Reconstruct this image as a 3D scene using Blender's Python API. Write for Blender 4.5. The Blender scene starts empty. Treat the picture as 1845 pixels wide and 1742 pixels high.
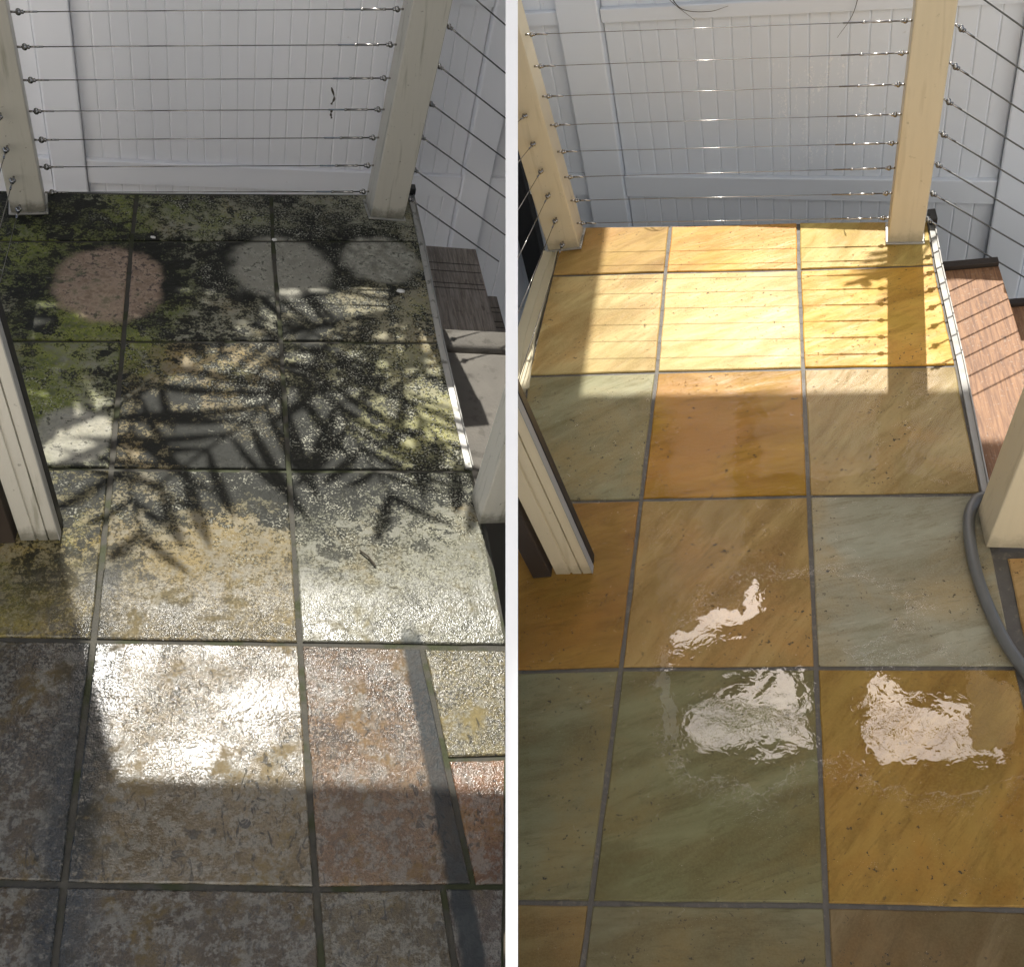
import bpy, bmesh, math, random
from mathutils import Vector, Matrix, noise
from mathutils.geometry import tessellate_polygon
random.seed(7)
R_ = math.radians
S = bpy.context.scene
COL = S.collection
H = 2.9                                    # camera height above the ground
SUN_EL = 54.0

# ------------------------------------------------------------------ camera
PITCH = 47.484
cam = bpy.data.cameras.new('camera')
cam.sensor_fit = 'HORIZONTAL'; cam.sensor_width = 36.0
cam.lens = 36.0*1800.0/1845.0
cam.clip_start = 0.05; cam.clip_end = 2000
co = bpy.data.objects.new('camera', cam); COL.objects.link(co)
co.location = (0, 0, H); co.rotation_euler = (R_(90-PITCH), 0, 0)
S.camera = co

# ------------------------------------------------------------------ sky, sun, exposure
w = bpy.data.worlds.new('World'); S.world = w; w.use_nodes = True
nt = w.node_tree; bgn = nt.nodes['Background']
sky = nt.nodes.new('ShaderNodeTexSky'); sky.sky_type = 'NISHITA'; sky.sun_disc = False
sky.sun_elevation = R_(SUN_EL); sky.sun_rotation = 0.0
sky.air_density = 1.0; sky.dust_density = 3.5; sky.ozone_density = 1.0
nt.links.new(sky.outputs[0], bgn.inputs[0]); bgn.inputs[1].default_value = 0.10
sd = bpy.data.lights.new('sun', 'SUN'); sd.energy = 3.2; sd.angle = R_(0.32); sd.color = (1.0, 0.965, 0.90)
so = bpy.data.objects.new('sun', sd); COL.objects.link(so)
so.rotation_euler = (-R_(90-SUN_EL), 0, 0); so.location = (0, 6, 10)
S.view_settings.view_transform = 'Standard'; S.view_settings.look = 'None'
S.view_settings.exposure = 1.0; S.view_settings.gamma = 1.0
S.render.engine = 'CYCLES'
cy_ = S.cycles; cy_.max_bounces = 6; cy_.diffuse_bounces = 3; cy_.glossy_bounces = 3; cy_.transparent_max_bounces = 6; cy_.caustics_reflective = False; cy_.caustics_refractive = False
S.render.resolution_x = 1024; S.render.resolution_y = 966

# ------------------------------------------------------------------ deck frames (u right, v away, z up, metres)
def frame(rows, o):
    m = Matrix(((*rows[0], o[0]), (*rows[1], o[1]), (*rows[2], o[2]+H), (0, 0, 0, 1)))
    return m
FL = frame(((0.962934, -0.175655, 0.204703), (0.175925, 0.984256, 0.017026), (-0.204471, 0.019617, 0.978676)),
           (-1.091595, 2.478494, -1.633833))
FR = frame(((0.970022, 0.122628, -0.209807), (-0.129026, 0.991495, -0.017026), (0.205935, 0.043587, 0.977595)),
           (0.460654, 2.514249, -1.803015))
sunw = Vector((0, math.cos(R_(SUN_EL)), math.sin(R_(SUN_EL))))
def sun_local(F):
    l = F.to_3x3().transposed() @ sunw
    return l.x/l.z, l.y/l.z
def lift(F, u, v, h):                      # the point h above the deck whose sun shadow falls on (u, v)
    a, b = sun_local(F)
    return F @ Vector((u+a*h, v+b*h, h))

# ------------------------------------------------------------------ node helper
class NT:
    def __init__(s, name):
        s.m = bpy.data.materials.new(name); s.m.use_nodes = True
        s.t = s.m.node_tree; s.bsdf = s.t.nodes['Principled BSDF']; s.out = s.t.nodes['Material Output']
        s._c = None
    def node(s, typ, **kw):
        n = s.t.nodes.new(typ)
        for k, v in kw.items(): setattr(n, k, v)
        return n
    def put(s, sock, v):
        if isinstance(v, bpy.types.NodeSocket): s.t.links.new(v, sock)
        elif isinstance(v, (tuple, list)) and sock.type == 'RGBA' and len(v) == 3: sock.default_value = (*v, 1)
        else: sock.default_value = v
    def obj(s):
        if s._c is None: s._c = s.node('ShaderNodeTexCoord').outputs['Object']
        return s._c
    def mapping(s, vec, loc=(0, 0, 0), rot=(0, 0, 0), sc=(1, 1, 1)):
        n = s.node('ShaderNodeMapping'); s.put(n.inputs[0], vec)
        n.inputs[1].default_value = loc; n.inputs[2].default_value = rot; n.inputs[3].default_value = sc
        return n.outputs[0]
    def noise(s, scale, detail=4, rough=.55, dist=0.0, vec=None, color=False):
        n = s.node('ShaderNodeTexNoise'); s.put(n.inputs['Vector'], vec if vec is not None else s.obj())
        n.inputs['Scale'].default_value = scale; n.inputs['Detail'].default_value = detail
        n.inputs['Roughness'].default_value = rough; n.inputs['Distortion'].default_value = dist
        return n.outputs['Color' if color else 'Fac']
    def voro(s, scale, vec=None, feature='F1', out='Distance', rnd=1.0):
        n = s.node('ShaderNodeTexVoronoi', feature=feature); s.put(n.inputs['Vector'], vec if vec is not None else s.obj())
        n.inputs['Scale'].default_value = scale; n.inputs['Randomness'].default_value = rnd
        return n.outputs[out]
    def step(s, v, a, b, lo=0.0, hi=1.0):
        n = s.node('ShaderNodeMapRange', interpolation_type='SMOOTHSTEP'); s.put(n.inputs[0], v)
        n.inputs[1].default_value = a; n.inputs[2].default_value = b; n.inputs[3].default_value = lo; n.inputs[4].default_value = hi
        return n.outputs[0]
    def math(s, op, a, b=0.0, clamp=False):
        n = s.node('ShaderNodeMath', operation=op, use_clamp=clamp); s.put(n.inputs[0], a); s.put(n.inputs[1], b)
        return n.outputs[0]
    def mul(s, *a):
        r = a[0]
        for x in a[1:]: r = s.math('MULTIPLY', r, x)
        return r
    def add(s, *a):
        r = a[0]
        for x in a[1:]: r = s.math('ADD', r, x)
        return r
    def mix(s, f, a, b, mode='MIX'):
        n = s.node('ShaderNodeMix', data_type='RGBA', blend_type=mode)
        s.put(n.inputs[0], f); s.put(n.inputs[6], a); s.put(n.inputs[7], b)
        return n.outputs[2]
    def sep(s, vec):
        n = s.node('ShaderNodeSeparateXYZ'); s.put(n.inputs[0], vec); return n.outputs
    def dist2(s, u, v, ru, rv, warp=None):   # elliptical distance in deck coordinates, 1 on the rim
        m = s.mapping(warp if warp is not None else s.obj(), (-u/ru, -v/rv, 0), (0, 0, 0), (1/ru, 1/rv, 0))
        n = s.node('ShaderNodeVectorMath', operation='LENGTH'); s.put(n.inputs[0], m); return n.outputs['Value']
    def warp(s, scale, amt, detail=3):
        c = s.noise(scale, detail, color=True)
        a = s.node('ShaderNodeVectorMath', operation='SUBTRACT'); s.put(a.inputs[0], c); a.inputs[1].default_value = (.5, .5, .5)
        b = s.node('ShaderNodeVectorMath', operation='SCALE'); s.put(b.inputs[0], a.outputs[0]); b.inputs['Scale'].default_value = amt
        d = s.node('ShaderNodeVectorMath', operation='ADD'); s.put(d.inputs[0], s.obj()); s.put(d.inputs[1], b.outputs[0])
        return d.outputs[0]
    def bump(s, h, strength, dist, normal=None):
        n = s.node('ShaderNodeBump'); s.put(n.inputs['Height'], h); n.inputs['Strength'].default_value = strength
        n.inputs['Distance'].default_value = dist
        if normal is not None: s.put(n.inputs['Normal'], normal)
        return n.outputs[0]
    def set(s, **kw):
        for k, v in kw.items(): s.put(s.bsdf.inputs[k.replace('_', ' ')], v)
        return s.m

def simple(name, col, rough=.5, metal=0.0, var=.12, nscale=9, bump=.1, bscale=60, dirt=None):
    k = NT(name); n = k.noise(nscale, 2)
    c = k.mix(n, tuple(x*(1-var) for x in col), tuple(min(1, x*(1+var)) for x in col))
    if dirt:
        d = k.step(k.noise(dirt[0], 3, .65), dirt[1], dirt[1]+.12)
        c = k.mix(k.mul(d, dirt[3]), c, dirt[2])
    k.set(Base_Color=c, Roughness=k.step(n, .2, .8, max(.03, rough-.08), min(1, rough+.08)), Metallic=metal)
    if bump > .06: k.set(Normal=k.bump(k.noise(bscale, 2), bump, .002))
    return k.m

# ------------------------------------------------------------------ materials
def mat_old_tile():
    k = NT('weathered_slate'); p = k.obj(); x = k.sep(p)
    info = k.node('ShaderNodeObjectInfo'); oi = info.outputs['Color']; rnd = info.outputs['Random']
    big = k.noise(5, 4, .62); crust = k.noise(27, 5, .70); grain = k.noise(140, 3, .75)
    regn = k.noise(2.7, 4, .6); mossn = k.noise(4.0, 4, .62, vec=k.mapping(p, (4, 7, 0))); fine = k.noise(70, 3, .7)
    blot = k.noise(8, 4, .62, .5, vec=k.mapping(p, (2, 9, 0)))
    far = k.step(x[1], -1.50, -1.02); near = k.math('SUBTRACT', 1.0, far)
    c = k.mix(k.step(big, .28, .72), k.mix(1.0, oi, (.55, .53, .48), 'MULTIPLY'), k.mix(1.0, oi, (1.25, 1.23, 1.16), 'MULTIPLY'))
    dry = k.step(k.add(blot, k.mul(k.math('SUBTRACT', crust, .5), .4), k.mul(k.math('SUBTRACT', grain, .5), .3)), .48, .70)
    c = k.mix(k.mul(dry, k.add(.25, k.mul(far, .35))), c, k.mix(fine, (.22, .155, .055), (.34, .26, .115)))
    c = k.mix(k.mul(k.step(k.dist2(.70, -.80, .20, .16, k.warp(9, .12, 2)), .4, 1.2, .6, 0.), 1.0), c, (.36, .345, .085))
    c = k.mix(k.mul(k.step(k.add(crust, k.mul(fine, .5)), .80, .66), .45), c, (.22, .22, .19))
    pw = k.warp(11, .075, 4)
    def disc(d, a=.90, b=1.06): return k.step(d, a, b, 1.0, 0.0)
    def ring(d, r, w_): return k.step(k.math('ABSOLUTE', k.math('SUBTRACT', d, r)), 0., w_, 1., 0.)
    R0 = k.dist2(-.045, -.243, .146, .176, pw); R1 = k.dist2(.415, -.118, .150, .155, pw); R2 = k.dist2(.710, -.05, .120, .125, pw)
    R3 = k.dist2(-.075, -.825, .085, .10, pw); R4 = k.dist2(-.03, -.60, .11, .12, pw)
    halo = k.step(R0, .95, 1.9, 1.0, 0.0)
    halo2 = k.math('MAXIMUM', k.step(R1, .95, 1.6, 1., 0.), k.step(R2, .95, 1.7, 1., 0.))
    lefty = k.step(x[0], -.35, .45, 1.0, 0.0)
    # moss: soft, thick round the first pot mark and to the left
    msk = k.add(mossn, k.mul(lefty, .22), k.step(x[1], -1.05, -.3, -.14, .02), k.mul(halo, .20), k.mul(k.math('SUBTRACT', crust, .5), .35))
    moss = k.mul(k.step(msk, .50, .74), k.step(fine, .18, .55), far)
    mcol = k.mix(k.step(k.add(crust, k.mul(grain, .4)), .52, .86), (.060, .078, .014), (.30, .34, .050))
    c = k.mix(k.mul(moss, .92), c, mcol)
    # black mould: soft washes, then crumbs
    reg = k.add(regn, k.step(x[1], -1.2, .2, -.01, .06), k.mul(halo2, .13), k.step(x[0], .5, .9, 0., -.07), k.mul(k.math('SUBTRACT', crust, .5), .55), k.step(k.dist2(.40, -.74, .42, .32), .3, 1.1, .15, 0.), k.mul(k.step(k.math('ABSOLUTE', k.math('ADD', x[1], .97)), .02, .20, .14, 0.), k.step(x[0], 1.0, .4)))
    wash = k.mul(k.step(reg, .42, .60), far)
    crumb = k.mul(k.step(k.add(grain, k.mul(crust, .7), k.mul(reg, .75)), 1.20, 1.29), far)
    c = k.mix(k.mul(wash, .62), c, k.mix(grain, (.030, .034, .016), (.085, .085, .045)))
    clump = k.noise(13, 5, .74, .4, vec=k.mapping(p, (6, 1, 0)))
    blk0 = k.mul(k.step(k.add(clump, k.mul(reg, .70), k.mul(k.math('SUBTRACT', fine, .5), .25)), .885, .945), far)
    c = k.mix(k.mul(blk0, .95), c, (.012, .013, .009))
    c = k.mix(k.mul(crumb, .92), c, (.013, .014, .010))
    # pale lichen dust
    lreg = k.step(k.add(mossn, k.step(x[0], -.1, .9, -.07, .12), k.mul(k.math('SUBTRACT', crust, .5), .3)), .44, .62)
    lich = k.mul(k.step(k.add(k.noise(180, 2, .7), k.mul(crust, .6)), .86, .96), lreg, far)
    c = k.mix(k.mul(lich, .75), c, (.47, .46, .36))
    # near half: damp, peppered, with short scuffs
    dash = k.noise(48, 2, .6, 1.6, vec=k.mapping(p, (0, 0, 0), (0, 0, .5), (1, .6, 1)))
    scuff = k.mul(k.step(dash, .56, .66), k.step(big, .34, .6, .25, 1.0))
    pep = k.mul(k.step(k.add(grain, k.mul(k.math('SUBTRACT', rnd, .5), .10), k.mul(k.math('SUBTRACT', big, .5), .35)), .47, .57), k.step(x[1], -1.78, -1.60, .40, 1.0), k.math('SUBTRACT', 1.0, k.mul(dry, .7)))
    c = k.mix(k.mul(k.math('MAXIMUM', scuff, pep), near, .82), c, (.024, .023, .019))
    # stains: dark joint, dark wet streak on the right
    joint = k.mul(k.step(k.dist2(.02, -1.75, .075, .72, pw), .30, 1.1, 1., 0.), k.step(fine, .25, .5))
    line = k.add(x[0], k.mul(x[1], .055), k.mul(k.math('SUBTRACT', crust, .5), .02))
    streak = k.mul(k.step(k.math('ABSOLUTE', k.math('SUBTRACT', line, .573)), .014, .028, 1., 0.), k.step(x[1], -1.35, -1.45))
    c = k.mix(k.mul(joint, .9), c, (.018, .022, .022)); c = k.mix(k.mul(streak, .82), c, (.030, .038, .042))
    # pot marks: cleaner stone with a broken dirt ring
    stone = k.mix(k.step(crust, .3, .7), (.26, .25, .20), (.48, .46, .37))
    stone = k.mix(k.mul(k.step(k.add(fine, crust), 1.06, 1.2), .8), stone, (.05, .05, .035))
    c = k.mix(k.mul(disc(R1, .78, 1.08), k.step(k.add(crust, k.mul(mossn, .6)), .62, .90, .95, .70)), c, stone)
    c = k.mix(k.mul(ring(R1, 1.02, .10), k.step(crust, .45, .6), .6), c, (.03, .032, .02)); c = k.mix(k.mul(disc(R2, .8, 1.1), k.step(crust, .3, .6, .55, .9)), c, stone)
    c = k.mix(k.mul(disc(R3, .85, 1.1), .75), c, stone)
    c = k.mix(k.mul(ring(R4, .95, .10), k.step(fine, .4, .6), .5), c, (.34, .33, .24))
    terra = k.mix(k.step(k.add(crust, k.mul(fine, .4)), .5, .85), (.22, .155, .105), (.46, .34, .24))
    blk = k.mul(k.step(k.add(fine, k.mul(crust, .6)), .80, .92), k.math('MAXIMUM', k.step(regn, .46, .58), ring(R0, .80, .16)))
    terra = k.mix(k.mul(blk, .85), terra, (.045, .035, .035))
    terra = k.mix(k.mul(k.step(k.add(crust, k.mul(mossn, .5)), .78, .92), .7), terra, (.10, .105, .05))
    c = k.mix(k.mul(disc(R0, .84, 1.05), .92), c, terra)
    wet = k.mul(near, k.math('SUBTRACT', 1.0, k.mul(dry, .8)), k.math('SUBTRACT', 1.0, k.mul(streak, .8)))
    rel = k.mul(k.add(k.mul(k.noise(250, 2, .6), 1.0), k.mul(fine, .45)), k.add(.45, k.mul(rnd, .7), k.step(big, .3, .7, -.25, .35)))
    nrm = k.bump(k.add(k.mul(rel, k.add(.45, k.mul(wet, .85))), k.mul(blot, 4.0), k.mul(k.math('FLOOR', k.mul(big, 9.)), .35), k.mul(scuff, -.25)), .8, .0030)
    rgh = k.step(wet, .2, .9, .62, .16)
    return k.set(Base_Color=c, Roughness=rgh, Normal=nrm, IOR=1.5, Specular_IOR_Level=k.step(wet, .2, .9, .20, .7))

def mat_new_tile():
    k = NT('washed_sandstone')
    oi = k.node('ShaderNodeObjectInfo'); rnd = oi.outputs['Random']
    off = k.node('ShaderNodeCombineXYZ'); k.put(off.inputs[0], k.mul(rnd, 31.)); k.put(off.inputs[1], k.mul(rnd, 17.)); k.put(off.inputs[2], k.mul(rnd, 5.))
    ad = k.node('ShaderNodeVectorMath', operation='ADD'); k.put(ad.inputs[0], k.obj()); k.put(ad.inputs[1], off.outputs[0])
    p = ad.outputs[0]
    vr = k.node('ShaderNodeVectorRotate', rotation_type='Z_AXIS'); k.put(vr.inputs['Vector'], p); k.put(vr.inputs['Angle'], k.add(-1.05, k.mul(rnd, 1.1)))
    rot = k.mapping(vr.outputs[0], (0, 0, 0), (0, 0, 0), (1.5, 5.5, 1))
    st = k.noise(1.7, 5, .60, .9, vec=rot); fine = k.noise(6, 5, .68, .5, vec=rot); hair = k.noise(26, 3, .6, .3, vec=k.mapping(vr.outputs[0], (0, 0, 0), (0, 0, 0), (.7, 5.0, 1)))
    cl = k.noise(4.2, 4, .6, .5, vec=p); spot = k.noise(85, 3, .7, vec=p); grit = k.noise(260, 2, .6, vec=p)
    oc = oi.outputs['Color']
    c = k.mix(k.step(st, .30, .70), k.mix(1.0, oc, (.66, .57, .44), 'MULTIPLY'), k.mix(1.0, oc, (1.18, 1.2, 1.24), 'MULTIPLY'))
    c = k.mix(k.mul(k.step(cl, .42, .70), .7), c, k.mix(1.0, oc, (1.10, .84, .50), 'MULTIPLY'))
    c = k.mix(k.mul(k.step(cl, .50, .30), .5), c, k.mix(1.0, oc, (.82, .88, .86), 'MULTIPLY'))
    c = k.mix(k.mul(k.step(fine, .50, .66), .45), c, k.mix(1.0, oc, (.62, .58, .46), 'MULTIPLY'))
    c = k.mix(k.mul(k.step(hair, .58, .66), .30), c, k.mix(1.0, oc, (.55, .48, .38), 'MULTIPLY'))
    c = k.mix(k.mul(k.step(grit, .40, .62), .16), c, k.mix(1.0, oc, (1.35, 1.35, 1.35), 'MULTIPLY'))
    pits = k.mul(k.step(k.add(spot, k.mul(grit, .2)), .735, .79), k.step(cl, .40, .56))
    c = k.mix(k.mul(pits, .9), c, (.035, .03, .02))
    hg = k.add(k.mul(st, 1.3), k.mul(k.math('FLOOR', k.mul(k.add(st, k.mul(fine, .25)), 9.)), .16), k.mul(spot, .22), k.mul(fine, .9), k.mul(hair, .3), k.mul(pits, -.8))
    return k.set(Base_Color=c, Roughness=k.step(fine, .3, .7, .34, .52), Specular_IOR_Level=k.step(cl, .35, .65, .10, .24), Normal=k.bump(hg, .35, .004))

def mat_film():
    k = NT('water_film'); p = k.obj(); x = k.sep(p)
    wz = k.warp(8, .14, 3)
    def blob(u, v, ru, rv, a=.45, b=1.25): return k.step(k.dist2(u, v, ru, rv, wz), a, b, 1., 0.)
    m = k.mul(blob(.22, -1.42, .28, .24), k.step(k.add(x[0], k.mul(k.math('SUBTRACT', k.noise(14, 3), .5), .12)), .0, .06))
    for q in ((.57, -1.49, .26, .16), (.37, -1.22, .20, .13)):
        m = k.math('MAXIMUM', m, blob(*q))
    br = k.noise(20, 4, .62, .6); fine = k.noise(75, 3, .6, 1.0)
    h = k.add(k.mul(m, 1.25), k.mul(k.math('SUBTRACT', br, .5), .8), k.mul(k.math('SUBTRACT', fine, .5), .35))
    core = k.step(h, .62, .70); zone = k.mul(k.step(h, .05, .45), k.step(br, .40, .52))
    rip = k.mul(zone, k.math('SUBTRACT', 1.0, core))
    glint = k.math('MAXIMUM', k.step(k.math('ABSOLUTE', k.math('SUBTRACT', fine, .5)), .010, .032, 1., 0.), k.step(fine, .62, .66))
    cover = k.math('MAXIMUM', core, k.mul(rip, glint))
    cover = k.math('MAXIMUM', cover, k.mul(k.step(fine, .63, .68), k.step(br, .50, .58), .7))
    hgt = k.add(k.mul(fine, rip, 1.2), k.mul(k.noise(130, 2, .5, .8), rip, .3), k.mul(core, .14), k.mul(k.noise(12, 2, .45, .5), .42), k.mul(k.noise(46, 2, .5, 1.2), core, .055))
    nrm = k.bump(hgt, .55, .0036)
    fr = k.node('ShaderNodeFresnel'); fr.inputs[0].default_value = 1.33; k.put(fr.inputs['Normal'], nrm)
    g = k.node('ShaderNodeBsdfGlossy'); g.inputs['Roughness'].default_value = .012; k.put(g.inputs['Normal'], nrm)
    tr = k.node('ShaderNodeBsdfTransparent'); tr.inputs[0].default_value = (1, 1, 1, 1)
    fac = k.math('MULTIPLY', k.math('MAXIMUM', cover, .05), k.math('ADD', fr.outputs[0], .07, True))
    cc = k.node('ShaderNodeCombineXYZ'); [k.put(cc.inputs[i], fac) for i in range(3)]
    k.t.links.new(cc.outputs[0], g.inputs['Color'])
    mx = k.node('ShaderNodeAddShader'); k.t.links.new(tr.outputs[0], mx.inputs[0]); k.t.links.new(g.outputs[0], mx.inputs[1])
    k.t.links.new(mx.outputs[0], k.out.inputs[0])
    return k.m

def mat_timber(name, a, b, dusty=0.0):
    k = NT(name); p = k.obj()
    g = k.noise(6, 4, .65, .6, vec=k.mapping(p, (0, 0, 0), (0, 0, 0), (26, 1.6, 26)))
    c = k.mix(k.step(g, .3, .72), a, b)
    kn = k.mul(k.step(k.noise(16, 2, .6, vec=k.mapping(p, (0, 0, 0), (0, 0, 0), (2.2, 1, 1))), .66, .76), .6)
    c = k.mix(kn, c, (.035, .02, .012))
    c = k.mix(k.mul(k.step(k.noise(120, 2, .7), .6, .68), .35+dusty), c, (.42, .34, .25))
    return k.set(Base_Color=c, Roughness=.62, Normal=k.bump(g, .4, .003))

M = {}
M['old_tile'] = mat_old_tile(); M['new_tile'] = mat_new_tile(); M['film'] = mat_film()
M['grout_old'] = simple('dirty_grout', (.062, .058, .045), .85, var=.6, nscale=30, dirt=(9, .48, (.035, .042, .012), .85), bump=.8, bscale=140)
M['grout_new'] = simple('grey_grout', (.10, .088, .070), .6, var=.45, nscale=26, dirt=(60, .55, (.20, .17, .12), .5), bump=.6, bscale=160)
M['post_old'] = simple('grimy_cream_paint', (.50, .46, .36), .42, var=.08, nscale=5, dirt=(38, .66, (.10, .10, .07), .6))
M['post_new'] = simple('cream_paint', (.60, .50, .32), .36, var=.06, nscale=4, dirt=(60, .72, (.2, .15, .08), .5))
M['vinyl'] = simple('white_vinyl', (.90, .90, .91), .55, var=.03, nscale=3, bump=.03, dirt=(30, .72, (.4, .39, .35), .4))
def mat_wet_vinyl():
    k = NT('wet_white_vinyl'); p = k.obj(); x = k.sep(p)
    c = k.mix(k.noise(3, 3), (.64, .685, .735), (.71, .75, .80))
    st = k.noise(16, 4, .65, vec=k.mapping(p, (0, 0, 0), (0, 0, 0), (3.2, 3.2, .55)))
    box_ = k.mul(k.step(x[0], .30, .40), k.step(x[0], .72, .60), k.step(x[2], 1.10, 1.20), k.step(x[2], 1.55, 1.50))
    drop = k.mul(k.step(st, .50, .62), k.step(k.noise(120, 2, .7), .50, .60), box_)
    c = k.mix(k.mul(drop, .8), c, (.93, .94, .95))
    c = k.mix(k.mul(k.step(k.noise(30, 3, .65), .70, .80), .4), c, (.4, .39, .35))
    return k.set(Base_Color=c, Roughness=k.step(drop, 0., 1., .45, .15))
M['vinyl_wet'] = mat_wet_vinyl() if True else simple('wet_white_vinyl', (.68, .72, .77), .45, var=.03, nscale=3, bump=.03)
M['steel'] = simple('stainless_steel', (.34, .33, .31), .20, 1.0, var=.15, nscale=40)
def mat_post(name, col, grime, amt):
    k = NT(name); p = k.obj(); x = k.sep(p)
    run = k.noise(7, 4, .6, vec=k.mapping(p, (0, 0, 0), (0, 0, 0), (6, 6, .5)))
    c = k.mix(run, tuple(q*.88 for q in col), tuple(q*1.08 for q in col))
    c = k.mix(k.mul(k.step(run, .55, .72), amt), c, grime)
    c = k.mix(k.mul(k.step(k.noise(55, 3, .7), .66, .74), amt*1.2), c, tuple(q*.4 for q in grime))
    foot = k.step(k.add(x[2], k.mul(k.math('SUBTRACT', k.noise(30, 4, .7), .5), -.09)), .005, .05, 1., 0.)
    c = k.mix(k.mul(foot, .8*amt*1.6), c, tuple(q*.45 for q in grime))
    return k.set(Base_Color=c, Roughness=k.step(run, .3, .7, .36, .52), Normal=k.bump(k.noise(90, 3), .15, .002))
M['post_old'] = mat_post('grimy_cream_paint', (.52, .49, .41), (.17, .16, .10), .55)
M['post_new'] = mat_post('cream_paint', (.60, .51, .34), (.30, .24, .14), .30)
M['alum'] = simple('aluminium_edge', (.46, .45, .41), .42, .6, var=.15, nscale=25, dirt=(30, .55, (.08, .08, .06), .7))
M['backlit_steel'] = simple('backlit_dark_steel', (.10, .10, .095), .35, .8, var=.2, nscale=40)  # steel coloured darker because the stair cables stand against the light
M['alum_clean'] = simple('clean_aluminium_edge', (.33, .32, .29), .6, .2, var=.1, nscale=25)
M['rubber'] = simple('black_rubber', (.012, .012, .012), .5, var=.2)
M['dark'] = simple('dark_stained_board', (.035, .024, .016), .6, var=.3, nscale=12)
M['hose'] = simple('grey_hose', (.11, .11, .10), .38, var=.15, nscale=30)
M['gutter'] = simple('cream_channel', (.62, .55, .36), .4, var=.1, nscale=12, dirt=(25, .66, (.3, .25, .12), .6))
M['wood_old'] = mat_timber('dusty_timber', (.17, .14, .115), (.38, .33, .28), .1)
M['wood_new'] = mat_timber('red_brown_timber', (.17, .075, .030), (.36, .18, .075))
M['white'] = simple('white_render', (.86, .86, .86), .7, var=.02, bump=.05)
M['conc'] = simple('concrete', (.28, .27, .25), .85, var=.2)
M['earth'] = simple('bare_earth', (.09, .075, .055), .95, var=.4, nscale=2, bump=.8, bscale=25)
M['soffit'] = simple('painted_soffit', (.075, .066, .052), .6, var=.06, nscale=2)
M['cloth'] = simple('weathered_board', (.15, .138, .118), .9, var=.45, nscale=9, dirt=(24, .55, (.10, .09, .075), .7), bump=.6, bscale=120)
def mat_leaf():
    k = NT('palm_leaf'); c = k.mix(k.noise(12, 4), (.035, .06, .015), (.09, .13, .035))
    return k.set(Base_Color=c, Roughness=.42)
M['leaf'] = mat_leaf()
M['bark'] = simple('palm_bark', (.16, .13, .10), .9, var=.35, nscale=18, bump=.8, bscale=30)
M['dry'] = simple('dry_leaf', (.05, .04, .025), .8, var=.4)
M['white_bit'] = simple('white_chip', (.7, .68, .62), .6)

# ------------------------------------------------------------------ object helpers
BASE = {}
def tag(o, label=None, cat=None, group=None, kind=None):
    if label: o['label'] = label
    if cat: o['category'] = cat
    if group: o['group'] = group
    if kind: o['kind'] = kind
    return o
def thing(name, F, base, label, cat, group=None):
    o = bpy.data.objects.new(name, None); COL.objects.link(o); o.empty_display_size = .05
    o.matrix_world = F @ Matrix.Translation(base); BASE[o.name] = Vector(base); FRAME[o.name] = F
    return tag(o, label, cat, group)
def clip_to_side(bm, F, base):               # cut whatever would run into the added white divider
    side = -1 if F is FL else 1 if F is FR else 0
    if not side: return
    r = F.to_3x3()[0]; off = F[0][3]
    n = Vector((r[0], r[1], r[2])); lim = .0115*side
    if all((n.dot(v.co)+off-lim)*side >= 0 for v in bm.verts): return
    p0 = n*((lim-off)/n.dot(n))
    res = bmesh.ops.bisect_plane(bm, geom=bm.verts[:]+bm.edges[:]+bm.faces[:], plane_co=p0, plane_no=n, clear_outer=side < 0, clear_inner=side > 0)
    ed = [e for e in res['geom_cut'] if isinstance(e, bmesh.types.BMEdge)]
    if ed: bmesh.ops.holes_fill(bm, edges=ed)
FRAME = {}
def mesh_of(name, bm, mat, smooth=False):
    me = bpy.data.meshes.new(name); bmesh.ops.recalc_face_normals(bm, faces=bm.faces); bm.to_mesh(me); bm.free()
    me.materials.append(mat)
    if smooth:
        for p in me.polygons: p.use_smooth = True
    return me
def part(name, bm, mat, parent, smooth=False, color=None):   # bm in deck coordinates
    b = BASE[parent.name]
    if parent.name in FRAME:
        clip_to_side(bm, FRAME[parent.name], b)
        if not bm.verts: bm.free(); return None
    if b.length > 0: bmesh.ops.translate(bm, verts=bm.verts, vec=-b)
    o = bpy.data.objects.new(name, mesh_of(name, bm, mat, smooth)); COL.objects.link(o); o.parent = parent
    BASE[o.name] = b
    if color: o.color = (*color, 1)
    return o
def solo(name, bm, mat, F, base, label=None, cat=None, group=None, kind=None, smooth=False, flip=False):
    clip_to_side(bm, F, base)
    if Vector(base).length > 0: bmesh.ops.translate(bm, verts=bm.verts, vec=-Vector(base))
    o = bpy.data.objects.new(name, mesh_of(name, bm, mat, smooth)); COL.objects.link(o)
    o.matrix_world = F @ Matrix.Translation(base); BASE[o.name] = Vector(base); FRAME[o.name] = F
    if len(o.data.polygons) == 1 and o.data.polygons[0].normal.z < 0: o.data.flip_normals()
    return tag(o, label, cat, group, kind)
def hexa(bm, b, t):                          # bottom ring and top ring of equal length
    vb = [bm.verts.new(p) for p in b]; vt = [bm.verts.new(p) for p in t]; n = len(b)
    bm.faces.new(vb[::-1]); bm.faces.new(vt)
    for i in range(n): bm.faces.new((vb[i], vb[(i+1) % n], vt[(i+1) % n], vt[i]))
    return vb+vt
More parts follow.
